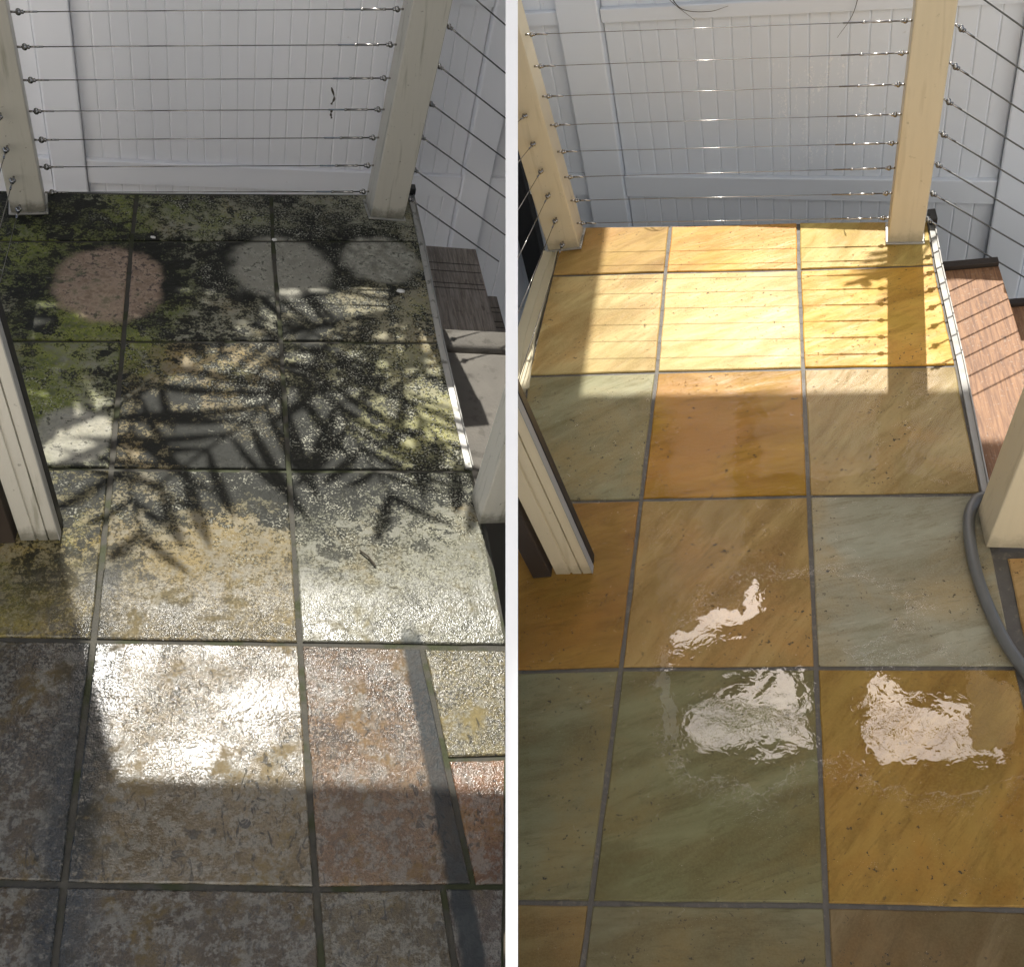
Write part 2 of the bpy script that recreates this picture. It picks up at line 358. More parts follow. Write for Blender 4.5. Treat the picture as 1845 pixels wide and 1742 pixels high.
def box(bm, a, b, M4=None):
    x0, y0, z0 = a; x1, y1, z1 = b
    bt = [Vector(q) for q in ((x0, y0, z0), (x1, y0, z0), (x1, y1, z0), (x0, y1, z0))]
    tp = [Vector(q) for q in ((x0, y0, z1), (x1, y0, z1), (x1, y1, z1), (x0, y1, z1))]
    if M4 is not None: bt = [M4 @ q for q in bt]; tp = [M4 @ q for q in tp]
    return hexa(bm, bt, tp)
def newbox(a, b, M4=None, bev=0.0):
    bm = bmesh.new(); box(bm, a, b, M4)
    if bev > 0: bmesh.ops.bevel(bm, geom=bm.edges[:], offset=bev, segments=2, affect='EDGES', profile=.5)
    return bm
def tube(bm, pts, r, n=8, caps=True):
    pts = [Vector(p) for p in pts]; rings = []
    rr = r if isinstance(r, (list, tuple)) else [r]*len(pts)
    up = None
    for i, p in enumerate(pts):
        d = (pts[min(i+1, len(pts)-1)]-pts[max(i-1, 0)]).normalized()
        if up is None: up = Vector((0, 0, 1)) if abs(d.z) < .9 else Vector((1, 0, 0))
        a = d.cross(up).normalized(); b = a.cross(d).normalized(); up = b
        rings.append([bm.verts.new(p+(a*math.cos(2*math.pi*k/n)+b*math.sin(2*math.pi*k/n))*rr[i]) for k in range(n)])
    for i in range(len(rings)-1):
        for k in range(n): bm.faces.new((rings[i][k], rings[i][(k+1) % n], rings[i+1][(k+1) % n], rings[i+1][k]))
    if caps: bm.faces.new(rings[0][::-1]); bm.faces.new(rings[-1])
def catmull(pts, n=8):
    P = [Vector(p) for p in pts]; P = [P[0]*2-P[1]]+P+[P[-1]*2-P[-2]]; out = []
    for i in range(1, len(P)-2):
        for k in range(n):
            t = k/n; a, b, c, d = P[i-1:i+3]
            out.append(.5*((2*b)+(c-a)*t+(2*a-5*b+4*c-d)*t*t+(3*b-a-3*c+d)*t**3))
    out.append(P[-2]); return out

# ------------------------------------------------------------------ ground
bm = bmesh.new()
vs = [bm.verts.new(q) for q in ((-300, -300, 0), (300, -300, 0), (300, 300, 0), (-300, 300, 0))]; bm.faces.new(vs)
solo('ground', bm, M['earth'], Matrix.Identity(4), (0, 0, 0), kind='structure', label='bare dark earth far below the two decks', cat='ground')

# house wall added behind the viewer to bounce sunlight onto the fences
bm = newbox((-6, -2.8, 0), (6, -2.5, 8.0), None, .01)
solo('bounce_wall', bm, simple('white_house_render', (.82, .81, .79), .8, var=.03), Matrix.Identity(4), (0, -2.6, 0), 'unseen plain white house wall added behind the viewer to bounce sunlight', 'wall')
# ------------------------------------------------------------------ floors
TH = .016
def make_tile(parent, mat, corners, color, gap=.0055, inset=None, z=0.0, tilt=0.0):
    """corners ccw in deck coordinates; edges inset for the joint; slightly uneven worn edge"""
    P = [Vector((c[0], c[1], 0)) for c in corners]; n = len(P)
    g = inset if inset else [gap]*n
    out = []
    for i in range(n):
        a, b, c = P[i-1], P[i], P[(i+1) % n]
        d1 = (b-a).normalized(); d2 = (c-b).normalized()
        n1 = Vector((-d1.y, d1.x, 0))*g[i-1]; n2 = Vector((-d2.y, d2.x, 0))*g[i]
        q = a+n1; r = b+n2; den = d1.x*d2.y-d1.y*d2.x       # intersect the two inset lines
        if abs(den) < 1e-6: out.append(b+n1)
        else:
            t = ((r.x-q.x)*d2.y-(r.y-q.y)*d2.x)/den; out.append(q+d1*t)
    # subdivide the outline a little and jitter it
    ring = []
    for i in range(n):
        a, b = out[i], out[(i+1) % n]; m = max(2, int((b-a).length/.045))
        nn = Vector((-(b-a).y, (b-a).x, 0)).normalized()
        for k in range(m):
            q = a.lerp(b, k/m)
            if k: q = q+nn*(noise.noise(q*38)*.0016+noise.noise(q*9+Vector((3, 1, 0)))*.0016)
            ring.append(q)
    zt = z+random.uniform(-.0008, .0008)
    bm = bmesh.new()
    lo = [Vector((q.x, q.y, z-TH)) for q in ring]; hi = [Vector((q.x, q.y, zt-.0022)) for q in ring]
    cen = sum(ring, Vector())/len(ring)
    top = []
    for q in ring:
        d = (cen-q); d.z = 0; d.normalize(); top.append(Vector((q.x+d.x*.003, q.y+d.y*.003, zt)))
    A = [bm.verts.new(q) for q in lo]; B = [bm.verts.new(q) for q in hi]; C = [bm.verts.new(q) for q in top]; L = len(ring)
    for i in range(L):
        j = (i+1) % L
        bm.faces.new((A[i], A[j], B[j], B[i])); bm.faces.new((B[i], B[j], C[j], C[i]))
    bm.faces.new(C)
    return part('tile', bm, mat, parent, color=color)

def poly_slab(pts, z0, z1):
    bm = bmesh.new(); hexa(bm, [Vector((u, v, z0)) for u, v in pts], [Vector((u, v, z1)) for u, v in pts]); return bm

# --- mossy deck
outL = [(-.80, -2.50), (.66, -2.50), (.765, -1.95), (.862, -1.45), (.87, -1.12), (.862, -.925), (.846, -.43), (.846, .066), (.838, .335), (-.80, .10)]
floorL = solo('floor', poly_slab(outL, -.16, -.006), M['grout_old'], FL, (0, 0, 0), 'mossy unwashed stone tile floor of the deck on the left', 'floor', kind='structure')
ZL = [(-.40, .165), (-.40, -.09), (-.395, -.510), (-.39, -.933), (-.385, -1.373), (-.385, -1.83), (-.385, -2.28)]
AL = [(-.003, .201), (-.002, -.041), (.008, -.482), (.015, -.932), (.019, -1.397), (.017, -1.879), (.016, -2.36)]
BL = [(.392, .263), (.392, .009), (.404, -.455), (.411, -.931), (.419, -1.421), (.428, -1.928), (.440, -2.42)]
CL = [(.838, .335), (.846, .066), (.846, -.428), (.862, -.925), (.862, -1.446)]
YL = [(-.80, .10), (-.80, -.15), (-.80, -.54), (-.80, -.935), (-.80, -1.35), (-.80, -1.79), (-.80, -2.2)]
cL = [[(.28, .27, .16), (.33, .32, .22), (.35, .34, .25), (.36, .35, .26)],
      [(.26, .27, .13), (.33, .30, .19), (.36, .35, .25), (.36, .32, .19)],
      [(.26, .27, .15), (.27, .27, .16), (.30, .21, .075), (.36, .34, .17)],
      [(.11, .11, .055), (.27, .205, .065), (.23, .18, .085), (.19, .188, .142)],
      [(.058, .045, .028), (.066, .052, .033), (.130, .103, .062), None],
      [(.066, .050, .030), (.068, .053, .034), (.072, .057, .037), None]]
cols = [YL, ZL, AL, BL, CL]
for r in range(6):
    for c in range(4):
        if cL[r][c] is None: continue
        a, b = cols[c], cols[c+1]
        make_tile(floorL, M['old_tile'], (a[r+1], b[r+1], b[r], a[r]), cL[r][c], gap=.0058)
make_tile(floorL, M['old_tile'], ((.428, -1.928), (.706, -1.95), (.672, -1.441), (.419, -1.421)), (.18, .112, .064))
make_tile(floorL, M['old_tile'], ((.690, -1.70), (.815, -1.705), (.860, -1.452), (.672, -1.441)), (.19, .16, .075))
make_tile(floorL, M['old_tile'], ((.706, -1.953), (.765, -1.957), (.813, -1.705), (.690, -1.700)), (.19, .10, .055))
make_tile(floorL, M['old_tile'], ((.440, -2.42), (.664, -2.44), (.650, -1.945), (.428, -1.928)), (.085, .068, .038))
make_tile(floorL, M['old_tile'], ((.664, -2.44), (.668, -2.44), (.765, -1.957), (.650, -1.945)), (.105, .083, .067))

# --- washed deck
outR = [(-.36, -2.5), (1.25, -2.5), (1.25, -1.00), (.756, -.98), (.752, -.90), (.757, -.48), (.760, -.07), (.768, .135), (-.395, .31), (-.43, .02), (-.40, -.44), (-.36, -.9)]
outR = [(-.17, -2.5), (1.25, -2.5), (1.25, -1.08), (.752, -1.07), (.747, -.90), (.757, -.48), (.760, -.07), (.768, .135), (-.345, .30), (-.352, .04), (-.378, -.43), (-.355, -.9), (-.295, -1.37), (-.235, -1.86)]
floorR = solo('floor', poly_slab(outR, -.16, -.005), M['grout_new'], FR, (0, 0, 0), 'clean wet sandstone tile floor of the deck on the right', 'floor', kind='structure')
ZR = [(-.345, .30), (-.352, .045), (-.378, -.408), (-.355, -.880), (-.295, -1.368), (-.237, -1.864), (-.18, -2.40)]
AR = [(.014, .242), (.004, .007), (-.009, -.430), (-.034, -.885), (-.059, -1.361), (-.089, -1.858), (-.12, -2.38)]
BR = [(.403, .193), (.392, -.039), (.378, -.456), (.364, -.894), (.349, -1.358), (.333, -1.839), (.318, -2.36)]
CR = [(.768, .135), (.757, -.073), (.752, -.483), (.742, -.908), (.733, -1.358), (.728, -1.826), (.725, -2.34)]
DR = [None, None, None, (1.22, -1.08), (1.2, -1.358), (1.2, -1.82), (1.2, -2.3)]
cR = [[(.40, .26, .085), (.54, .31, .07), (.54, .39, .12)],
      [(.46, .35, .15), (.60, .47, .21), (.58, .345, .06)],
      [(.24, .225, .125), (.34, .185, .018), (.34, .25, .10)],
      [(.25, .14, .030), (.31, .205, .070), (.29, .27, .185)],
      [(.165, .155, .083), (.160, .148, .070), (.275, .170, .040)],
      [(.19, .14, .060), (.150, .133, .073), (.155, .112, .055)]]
cols = [ZR, AR, BR, CR]
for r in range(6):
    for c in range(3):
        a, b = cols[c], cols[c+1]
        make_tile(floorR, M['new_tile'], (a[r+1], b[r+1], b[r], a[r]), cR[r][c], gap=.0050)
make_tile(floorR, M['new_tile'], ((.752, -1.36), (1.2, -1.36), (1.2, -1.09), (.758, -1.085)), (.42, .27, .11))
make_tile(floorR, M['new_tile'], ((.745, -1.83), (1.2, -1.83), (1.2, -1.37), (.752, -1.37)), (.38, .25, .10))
# thin sheet of rinse water
bm = bmesh.new()
vs = [bm.verts.new(q) for q in ((-.13, -2.3, .0016), (.73, -2.3, .0016), (.738, -.5, .0016), (-.35, -.5, .0016), (-.28, -1.3, .0016))]; bm.faces.new(vs)
solo('water_film', bm, M['film'], FR, (0, 0, 0), 'thin broken film of rinse water on the clean tiles', 'water', kind='stuff')

# ------------------------------------------------------------------ white divider added to stand for the gap between the two views
d_ = 1.50; wd = 22.2/1800*d_; xo = -.5/1800*d_
Fv = Vector((0, math.cos(R_(PITCH)), -math.sin(R_(PITCH)))); Dv = Vector((0, -math.sin(R_(PITCH)), -math.cos(R_(PITCH))))
C0 = Vector((0, 0, H))
pt = C0+Fv*d_-Dv*.82; pb = C0+Fv*d_+Dv*.82
prof = [(pb.y, pb.z), (pt.y, pt.z), (4.6, pt.z), (4.6, 0.0), (pb.y, 0.0)]
bm = bmesh.new()
hexa(bm, [Vector((xo-wd/2, a, b)) for a, b in prof], [Vector((xo+wd/2, a, b)) for a, b in prof])
solo('gap_divider', bm, M['white'], Matrix.Identity(4), (0, pb.y, 0), 'thin plain white divider with a raked edge, added for the gap between the two decks', 'wall')

# ------------------------------------------------------------------ fences
def make_fence(F, v0, yaw, label, mat, posts, spans, rails, bottom, top, pitch, grp):
    X = Matrix.Translation((0, v0, 0)) @ Matrix.Rotation(R_(yaw), 4, 'Z')
    t = thing('vinyl_fence', F, (0, v0, bottom), label, 'fence')
    for a0, a1 in posts:
        bm = bmesh.new(); box(bm, (a0, -.03, bottom), (a1, .05, top+.03), X)
        ed = [e for e in bm.edges if abs((e.verts[0].co-e.verts[1].co).z) > .3]
        bmesh.ops.bevel(bm, geom=ed, offset=.006, segments=2, affect='EDGES', profile=.5)
        o = part('fence_post', bm, mat, t)
    me = None
    for a0, a1 in spans:
        n = max(1, round((a1-a0)/pitch)); pw = (a1-a0)/n
        for i in range(n):
            bm = bmesh.new(); c0 = a0+i*pw; g = .0001
            prof = [(c0+g, .003), (c0+g+.0038, 0), (c0+pw-g-.0038, 0), (c0+pw-g, .003), (c0+pw-g, .016), (c0+g, .016)]
            hexa(bm, [X @ Vector((a, b, bottom)) for a, b in prof], [X @ Vector((a, b, top)) for a, b in prof])
            part('board', bm, mat, t)
        bm = bmesh.new(); box(bm, (a0-.03, .0165, bottom), (a1+.03, .020, top), X); part('backing_sheet', bm, mat, t)
        for z0, z1 in rails:
            bm = bmesh.new()
            pr = [(-.001, z0), (-.017, z0+.001), (-.018, z1-.003), (-.015, z1), (-.001, z1+.001)]
            hexa(bm, [X @ Vector((a0+.001, b, z)) for b, z in pr], [X @ Vector((a1-.001, b, z)) for b, z in pr])
            part('rail', bm, mat, t)
    return t
make_fence(FL, .60, 5.0, 'white tongue-and-groove vinyl fence behind the mossy deck', M['vinyl'],
           [(-.300, -.195), (1.095, 1.205)], [(-.75, -.302), (-.193, 1.093), (1.207, 1.50)], [(-.205, -.120), (.50, .56)], -1.1, 1.14, .0535, '')
make_fence(FR, .70, -13.0, 'wet grey-white vinyl fence behind the clean deck', M['vinyl_wet'],
           [(-.318, -.175), (1.055, 1.17)], [(-.86, -.320), (-.173, 1.053), (1.172, 1.45)], [(-.19, -.105), (.455, .50), (-.86, -.77)], -1.2, .545, .0575, '')
X = Matrix.Translation((0, .70, 0)) @ Matrix.Rotation(R_(-13), 4, 'Z')
solo('dark_gap_strip', newbox((-.640, -.05, -1.2), (-.555, .0, .5), X, .006), M['rubber'], FR, (-.58, .83, -1.2), 'black strip standing in for the dark gap beside the grey-white fence, left of the cream corner post', 'dark_gap')  # black strip put in for the dark gap at the fence

# ------------------------------------------------------------------ posts
def shear(base, lean_u, lean_v=0.0):
    return Matrix(((1, 0, math.tan(R_(lean_u)), 0), (0, 1, math.tan(R_(lean_v)), 0), (0, 0, 1, 0), (0, 0, 0, 1)))
def make_post(F, u0, u1, v0, v1, lean, h, mat, label, plate=True, rot=0.0, platemat=None):
    cu, cv = (u0+u1)/2, (v0+v1)/2
    t = thing('railing_post', F, (cu, cv, 0), label, 'post')
    X = Matrix.Translation((cu, cv, 0)) @ Matrix.Rotation(R_(lean), 4, 'Y') @ Matrix.Rotation(R_(rot), 4, 'Z')
    a, b = (u1-u0)/2, (v1-v0)/2
    bm = bmesh.new(); box(bm, (-a, -b, .004), (a, b, h), X)
    ed = [e for e in bm.edges if (e.verts[0].co-e.verts[1].co).length > .3]
    bmesh.ops.bevel(bm, geom=ed, offset=.004, segments=3, affect='EDGES', profile=.5)
    part('shaft', bm, mat, t)
    if plate:
        part('base_plate', newbox((-a-.006, -b-.006, .001), (a+.006, b+.006, .007), X, .0015), platemat or M['alum'], t)
    part('cap', newbox((-a-.004, -b-.004, h), (a+.004, b+.004, h+.012), X, .003), mat, t)
    return t
P1 = make_post(FL, -.333, -.243, .052, .142, -2.0, 1.05, M['post_old'], 'grimy cream post at the back left corner of the mossy deck', rot=8)
P2 = make_post(FL, .690, .800, .170, .262, 3.7, 1.05, M['post_old'], 'grimy cream post at the back right corner of the mossy deck', rot=6)
P3 = make_post(FR, -.372, -.268, .170, .262, -3.8, 1.05, M['post_new'], 'clean cream post at the back left corner of the washed deck', rot=-4)
P4 = make_post(FR, .648, .742, .034, .122, 1.7, 1.05, M['post_new'], 'clean cream post at the back right corner of the washed deck', rot=-6)
P5 = make_post(FL, .846, .945, -1.10, -1.01, 1.5, .95, M['post_old'], 'grimy cream stair post cut off by the added white divider', plate=False, rot=4)
P6 = make_post(FR, .722, .83, -1.066, -.962, 5.4, .95, M['post_new'], 'cream stair post beside the grey hose', plate=False)

def make_jamb(F, u1, v0, lean, wid, label, mat, hgt=1.9):
    t = thing('door_jamb', F, (u1-wid, v0, 0), label, 'door frame')
    X = Matrix.Translation((u1, v0, 0)) @ Matrix.Rotation(R_(lean), 4, 'Y')
    bm = bmesh.new()
    prof = [(-wid, 0), (-wid*.62, 0), (-wid*.60, .004), (-wid*.56, .004), (-wid*.54, 0), (-wid*.30, 0), (-wid*.29, .006), (-wid*.26, .006), (-wid*.25, 0), (0, 0), (0, .022), (-wid, .022)]
    hexa(bm, [X @ Vector((a, b, .002)) for a, b in prof], [X @ Vector((a, b, hgt)) for a, b in prof]); part('profile', bm, mat, t)
    part('rubber_seal', newbox((-.012, .0225, .006), (.004, .050, hgt), X, .002), M['rubber'], t)
    part('steel_lip', newbox((.0005, -.002, .002), (.0025, .021, hgt), X), M['alum_clean'], t)
    return t
make_jamb(FL, -.071, -1.142, -3.6, .074, 'ribbed cream aluminium door jamb at the left of the mossy deck', M['post_old'])
make_jamb(FR, -.140, -1.106, -6.2, .086, 'grey-cream aluminium door jamb at the left of the washed deck', M['post_new'])
XL = Matrix.Translation((-.150, -1.142, 0)) @ Matrix.Rotation(R_(-3.6), 4, 'Y')
solo('doorway_panel', newbox((-.6, -.01, .004), (-.004, .03, 1.9), XL, .002), M['dark'], FL, (-.4, -1.13, 0), 'dark brown panel added for the dark doorway behind the ribbed jamb at far left', 'door')  # added dark panel filling the dark doorway and blocking light there
XR = Matrix.Translation((-.232, -1.106, 0)) @ Matrix.Rotation(R_(-6.2), 4, 'Y')
solo('doorway_panel', newbox((-.050, -.01, .004), (-.004, .03, 1.9), XR, .002), M['dark'], FR, (-.26, -1.10, 0), 'dark brown panel edge added for the dark doorway between the white divider and grey-cream jamb', 'door')  # added dark filler for the dark doorway on the washed side

# ------------------------------------------------------------------ deck edges
def strip(name, F, pts, w_, z0, z1, mat, label, cat='edging', inner=None):
    """band of width w_ to the right of the polyline, deck coords"""
    P = [Vector((a, b, 0)) for a, b in pts]; bm = bmesh.new()
    ring = P+[p+Vector((w_, 0, 0)) for p in P[::-1]]
    hexa(bm, [Vector((q.x, q.y, z0)) for q in ring], [Vector((q.x, q.y, z1)) for q in ring])
    bmesh.ops.triangulate(bm, faces=[f for f in bm.faces if len(f.verts) > 4])
    return bm
t = thing('deck_edging', FL, (.85, -.3, -.16), 'mossy aluminium edging along the right side of the left deck', 'edging')
part('cover_strip', strip('', FL, [(.845, -.918), (.836, -.43), (.838, .066), (.834, .34)], .016, -.15, .004, M['alum'], ''), M['alum'], t)
part('lip', strip('', FL, [(.8615, -.915), (.8525, -.43), (.8545, .066), (.8505, .34)], .003, -.15, .009, M['alum_clean'], ''), M['alum_clean'], t)
part('end_cap', newbox((.830, .320, .004), (.858, .352, .028), None, .003), M['rubber'], t)
t = thing('deck_edging', FR, (.76, -.3, -.16), 'grey aluminium edging along the right side of the washed deck', 'edging')
part('cover_strip', strip('', FR, [(.742, -.905), (.754, -.48), (.758, -.07), (.766, .14)], .014, -.15, .003, M['alum'], ''), M['alum_clean'], t)
part('lip', strip('', FR, [(.7565, -.905), (.7685, -.48), (.7725, -.07), (.7805, .14)], .003, -.15, .008, M['alum_clean'], ''), M['alum_clean'], t)
part('end_cap', newbox((.764, .10, .008), (.786, .150, .03), None, .003), M['rubber'], t)
t = thing('gutter_channel', FR, (-.40, -.1, -.1), 'pale yellow gutter channel along the left side of the washed deck', 'gutter')
part('trough', strip('', FR, [(-.398, -.46), (-.405, -.23), (-.383, .05), (-.378, .175)], .026, -.1, -.001, M['gutter'], ''), M['gutter'], t)
part('inner_lip', strip('', FR, [(-.3705, -.46), (-.3775, -.23), (-.3555, .05), (-.3505, .175)], .004, -.1, .004, M['gutter'], ''), M['gutter'], t)
part('outer_lip', strip('', FR, [(-.430, -.46), (-.4345, -.23), (-.4085, .05), (-.390, .175)], .030, -.1, .002, M['gutter'], ''), M['gutter'], t)

# ------------------------------------------------------------------ railing cables
ORD = ['lowest', 'second lowest', 'third lowest', 'fourth from the bottom', 'fifth from the bottom', 'sixth from the bottom', 'seventh from the bottom', 'eighth from the bottom', 'ninth from the bottom']
def eye(bm, c, d, up, s=1.0):              # a fork head: two cheeks, a pin and a socket
    c = Vector(c); side = d.cross(up).normalized()
    for k in (-1, 1):
        q = c+side*(.0048*s*k)
        tube(bm, [q-side*.0013*s, q+side*.0013*s], .0068*s, 10)
    tube(bm, [c-side*.0085*s, c+side*.0085*s], .0028*s, 8)
    tube(bm, [c+d*.004*s, c+d*.012*s], .0055*s, 8)
def cable(F, a, b, label, grp, turn=True, fork=True, r=.0015, mat=None, sc=1.0):
    a = Vector(a); b = Vector(b); d = (b-a).normalized(); up = Vector((0, 0, 1))
    t = thing('railing_cable', F, a, label, 'cable', grp)
    L = (b-a).length; st = M['steel']
    bm = bmesh.new(); tube(bm, [a, a+d*.014], .0030, 8); eye(bm, a+d*.018, d, up, sc); part('fork_terminal', bm, st, t, True)
    bm = bmesh.new(); tube(bm, [a+d*.028, a+d*.062], .0026, 8); part('swage_sleeve', bm, st, t, True)
    if turn:
        bm = bmesh.new(); tube(bm, [b-d*.014, b], .0030, 8); eye(bm, b-d*.018, -d, up, sc); part('fork_terminal', bm, st, t, True)
        bm = bmesh.new()
        pts = [(.028, .0022), (.050, .0022), (.0505, .0040), (.058, .0040), (.0585, .0033), (.112, .0033), (.1125, .0042), (.119, .0042), (.1195, .0026), (.165, .0026)]
        tube(bm, [b-d*q for q, _ in pts], [rr*sc for _, rr in pts], 8); part('turnbuckle', bm, st, t, True)
        e = L-.164
    else: e = L
    bm = bmesh.new(); tube(bm, [a+d*.060, a+d*e], r, 6); part('wire', bm, mat or st, t, True)
    return t
lz = [.045, .125, .207, .290, .376, .464, .552]; rz = [.074, .166, .260, .351, .448, .547, .647]
lu = [-.240, -.245, -.248, -.251, -.254, -.257, -.260]; ru = [.688, .693, .699, .705, .711, .717, .724]
for i in range(7):
    cable(FL, (lu[i], .100, lz[i]), (ru[i], .205, rz[i]), ORD[i]+' steel cable strung across the back of the mossy deck', 'cables across the back of the mossy deck')
lz = [.072, .157, .241, .329, .417, .508, .599, .691]; rz = [.062, .144, .225, .301, .385, .469, .553, .635]
for i in range(8):
    z = lz[i]; 
    cable(FR, (-.268-.066*z, .205, z), (.650+.03*rz[i], .08, rz[i]), ORD[i]+' steel cable strung across the back of the washed deck', 'cables across the back of the washed deck', r=.0010, sc=.8)
# stair cables falling away to the right
SL = [((.816, .073), (1.119, -.126)), ((.816, .177), (1.155, -.042)), ((.823, .288), (1.126, .099)), ((.835, .396), (1.098, .234)), ((.842, .512), (1.07, .369)), ((.852, .628), (1.041, .507)), ((.865, .74), (1.02, .64))]
for i, (a, b) in enumerate(SL):
    A = Vector((a[0]-.012, .2, a[1])); B = Vector((b[0], .2, b[1])); D = (B-A).normalized()
    umax = 1.13+.035-.20*A.z*.2
    cable(FL, A, A+D*((1.155-A.x)/D.x), ORD[i]+' stair cable sloping from the back right post of the mossy deck', 'stair cables of the mossy deck', turn=False, r=.0022, mat=M['backlit_steel'])
SR = [((.745, .062), (1.03, -.18)), ((.750, .147), (1.022, -.076)), ((.755, .238), (1.005, .032)), ((.759, .329), (.989, .139)), ((.763, .422), (.973, .246)), ((.769, .517), (.956, .356)), ((.772, .614), (.939, .469)), ((.778, .71), (.925, .58))]
for i, (a, b) in enumerate(SR):
    A = Vector((a[0]-.006, .07, a[1])); B = Vector((b[0], .07, b[1])); D = (B-A).normalized()
    cable(FR, A, A+D*.62, ORD[i]+' stair cable sloping from the back right post of the washed deck', 'stair cables of the washed deck', turn=False, r=.0022, mat=M['backlit_steel'])
# side cables running back from the left posts towards the doors
for i, z in enumerate((.03, .12, .212, .305, .40, .49)):
    cable(FL, (-.300-.035*z, .048, z), (-.300-.035*z, -1.05, z-.01), ORD[i]+' cable along the left side of the mossy deck', 'side cables of the mossy deck', turn=False, r=.0013)
for i, (z, dz) in enumerate(((.035, .02), (.125, .05), (.215, .07), (.30, .09), (.39, .12), (.48, .14))):
    cable(FR, (-.318-.066*z, .168, z), (-.40-.05*z, -.75, z+dz*2.2), ORD[i]+' cable along the left side of the washed deck', 'side cables of the washed deck', turn=False, r=.0013)

# ------------------------------------------------------------------ stairs down to the right
def step_board(F, u0, u1, v0, v1, z, mat, label, grooves=(), gm=None, rot=0):
    t = thing('stair_tread', F, (u0, v0, z-.035), label, 'step')
    part('tread_board', newbox((u0, v0, z-.035), (u1, v1, z), None, .003), mat, t)
    for g in grooves:
        part('grip_groove', newbox((u0+.004, g-.0018, z-.001), (u1-.004, g+.0018, z+.0006)), gm, t)
    return t
step_board(FL, .868, 1.072, -.95, .222, -.12, M['wood_old'], 'dusty weathered top stair tread beside the mossy deck', (.128, .085, .020, -.006), M['dark'])
step_board(FL, 1.085, 1.145, -.80, .100, -.22, M['wood_old'], 'weathered second stair tread against the added white divider', (.035, .01, -.04, -.07), M['dark'])
step_board(FR, .790, .952, -.96, .022, -.10, M['wood_new'], 'wet red-brown top stair tread beside the washed deck')
step_board(FR, .966, 1.20, -.96, -.045, -.20, M['wood_new'], 'wet red-brown second stair tread at the right frame edge')
solo('stair_riser', newbox((.79, .024, -.30), (.952, .050, -.088), None, .002), M['dark'], FR, (.79, .03, -.30), 'black riser board at the back end of the red-brown top tread', 'board')
solo('stair_riser', newbox((.966, -.043, -.40), (1.20, -.020, -.19), None, .002), M['dark'], FR, (.966, -.03, -.40), 'black riser board at the back end of the red-brown second tread', 'board')
# weathered grey boards over the mossy stairs
solo('nosing_board', newbox((.872, -.350, -.120), (1.16, -.262, -.078), None, .014), M['cloth'], FL, (.872, -.345, -.12), 'rounded weathered grey board across the stair beside the mossy deck', 'board', smooth=True)
solo('landing_board', newbox((.872, -1.00, -.118), (1.16, -.365, -.085), None, .008), M['cloth'], FL, (.872, -1.0, -.12), 'flat stained grey board lying between the rounded board and cream stair post', 'board')
# ------------------------------------------------------------------ hose
bm = bmesh.new()
hp = [(.790, -.90, .016), (.755, -.925, .014), (.722, -.938, .0125), (.697, -1.004, .0125), (.692, -1.139, .0125), (.711, -1.278, .0125), (.743, -1.375, .0125), (.80, -1.50, .0125), (.90, -1.66, .0125)]
tube(bm, catmull(hp, 8), .0125, 12)
solo('garden_hose', bm, M['hose'], FR, (.70, -1.1, 0), 'dark grey garden hose curving round the stair post onto wet tiles', 'hose', smooth=True)

# ------------------------------------------------------------------ unseen house eaves, outlines and openings cut to shape shade and reflected sky
ZRF = 2.2+H
def roof(name, outer, holes, label):
    bm = bmesh.new(); loops = [[Vector((a, b, 0)) for a, b in outer]]+[[Vector((a, b, 0)) for a, b in h] for h in holes]
    tris = tessellate_polygon(loops); flat = [q for l in loops for q in l]
    lo = [bm.verts.new((q.x, q.y, ZRF)) for q in flat]; hi = [bm.verts.new((q.x, q.y, ZRF+.10)) for q in flat]
    for a, b, c in tris:
        bm.faces.new((lo[a], lo[b], lo[c])); bm.faces.new((hi[a], hi[b], hi[c]))
    k = 0
    for l in loops:
        n = len(l)
        for i in range(n):
            j = (i+1) % n; bm.faces.new((lo[k+i], lo[k+j], hi[k+j], hi[k+i]))
        k += n
    return solo(name, bm, M['soffit'], Matrix.Identity(4), (0, 0, 0), label, 'roof')
roof('shade_eave', [(-3.2, 0.9), (-.001, 0.9), (-.001, 2.84), (-.62, 2.94), (-.57, 3.30), (-.001, 3.34), (-.001, 3.806), (-.376, 3.724), (-.708, 3.65), (-.957, 4.131), (-1.131, 4.277), (-2.2, 4.9), (-3.2, 4.9)],
     [[(-1.205, 2.71), (-1.005, 2.67), (-1.09, 1.98), (-1.28, 2.02)]], 'unseen dark eave soffit cut to shade the near end of the mossy deck')
roof('shade_eave', [(.001, 0.9), (3.2, 0.9), (3.2, 3.91), (1.121, 4.664), (.18, 5.005), (.29, 5.68), (.35, 6.05), (.2, 6.05), (.142, 5.632), (.04, 5.108), (.001, 5.11), (.001, 3.42), (.17, 3.36), (.15, 2.79), (.001, 2.82)],
     [[(.46, 2.63), (1.15, 2.51), (1.24, 2.85), (.85, 3.0), (.62, 3.2), (.50, 3.0)]], 'unseen dark eave soffit cut to shade the washed deck and open reflected sky')

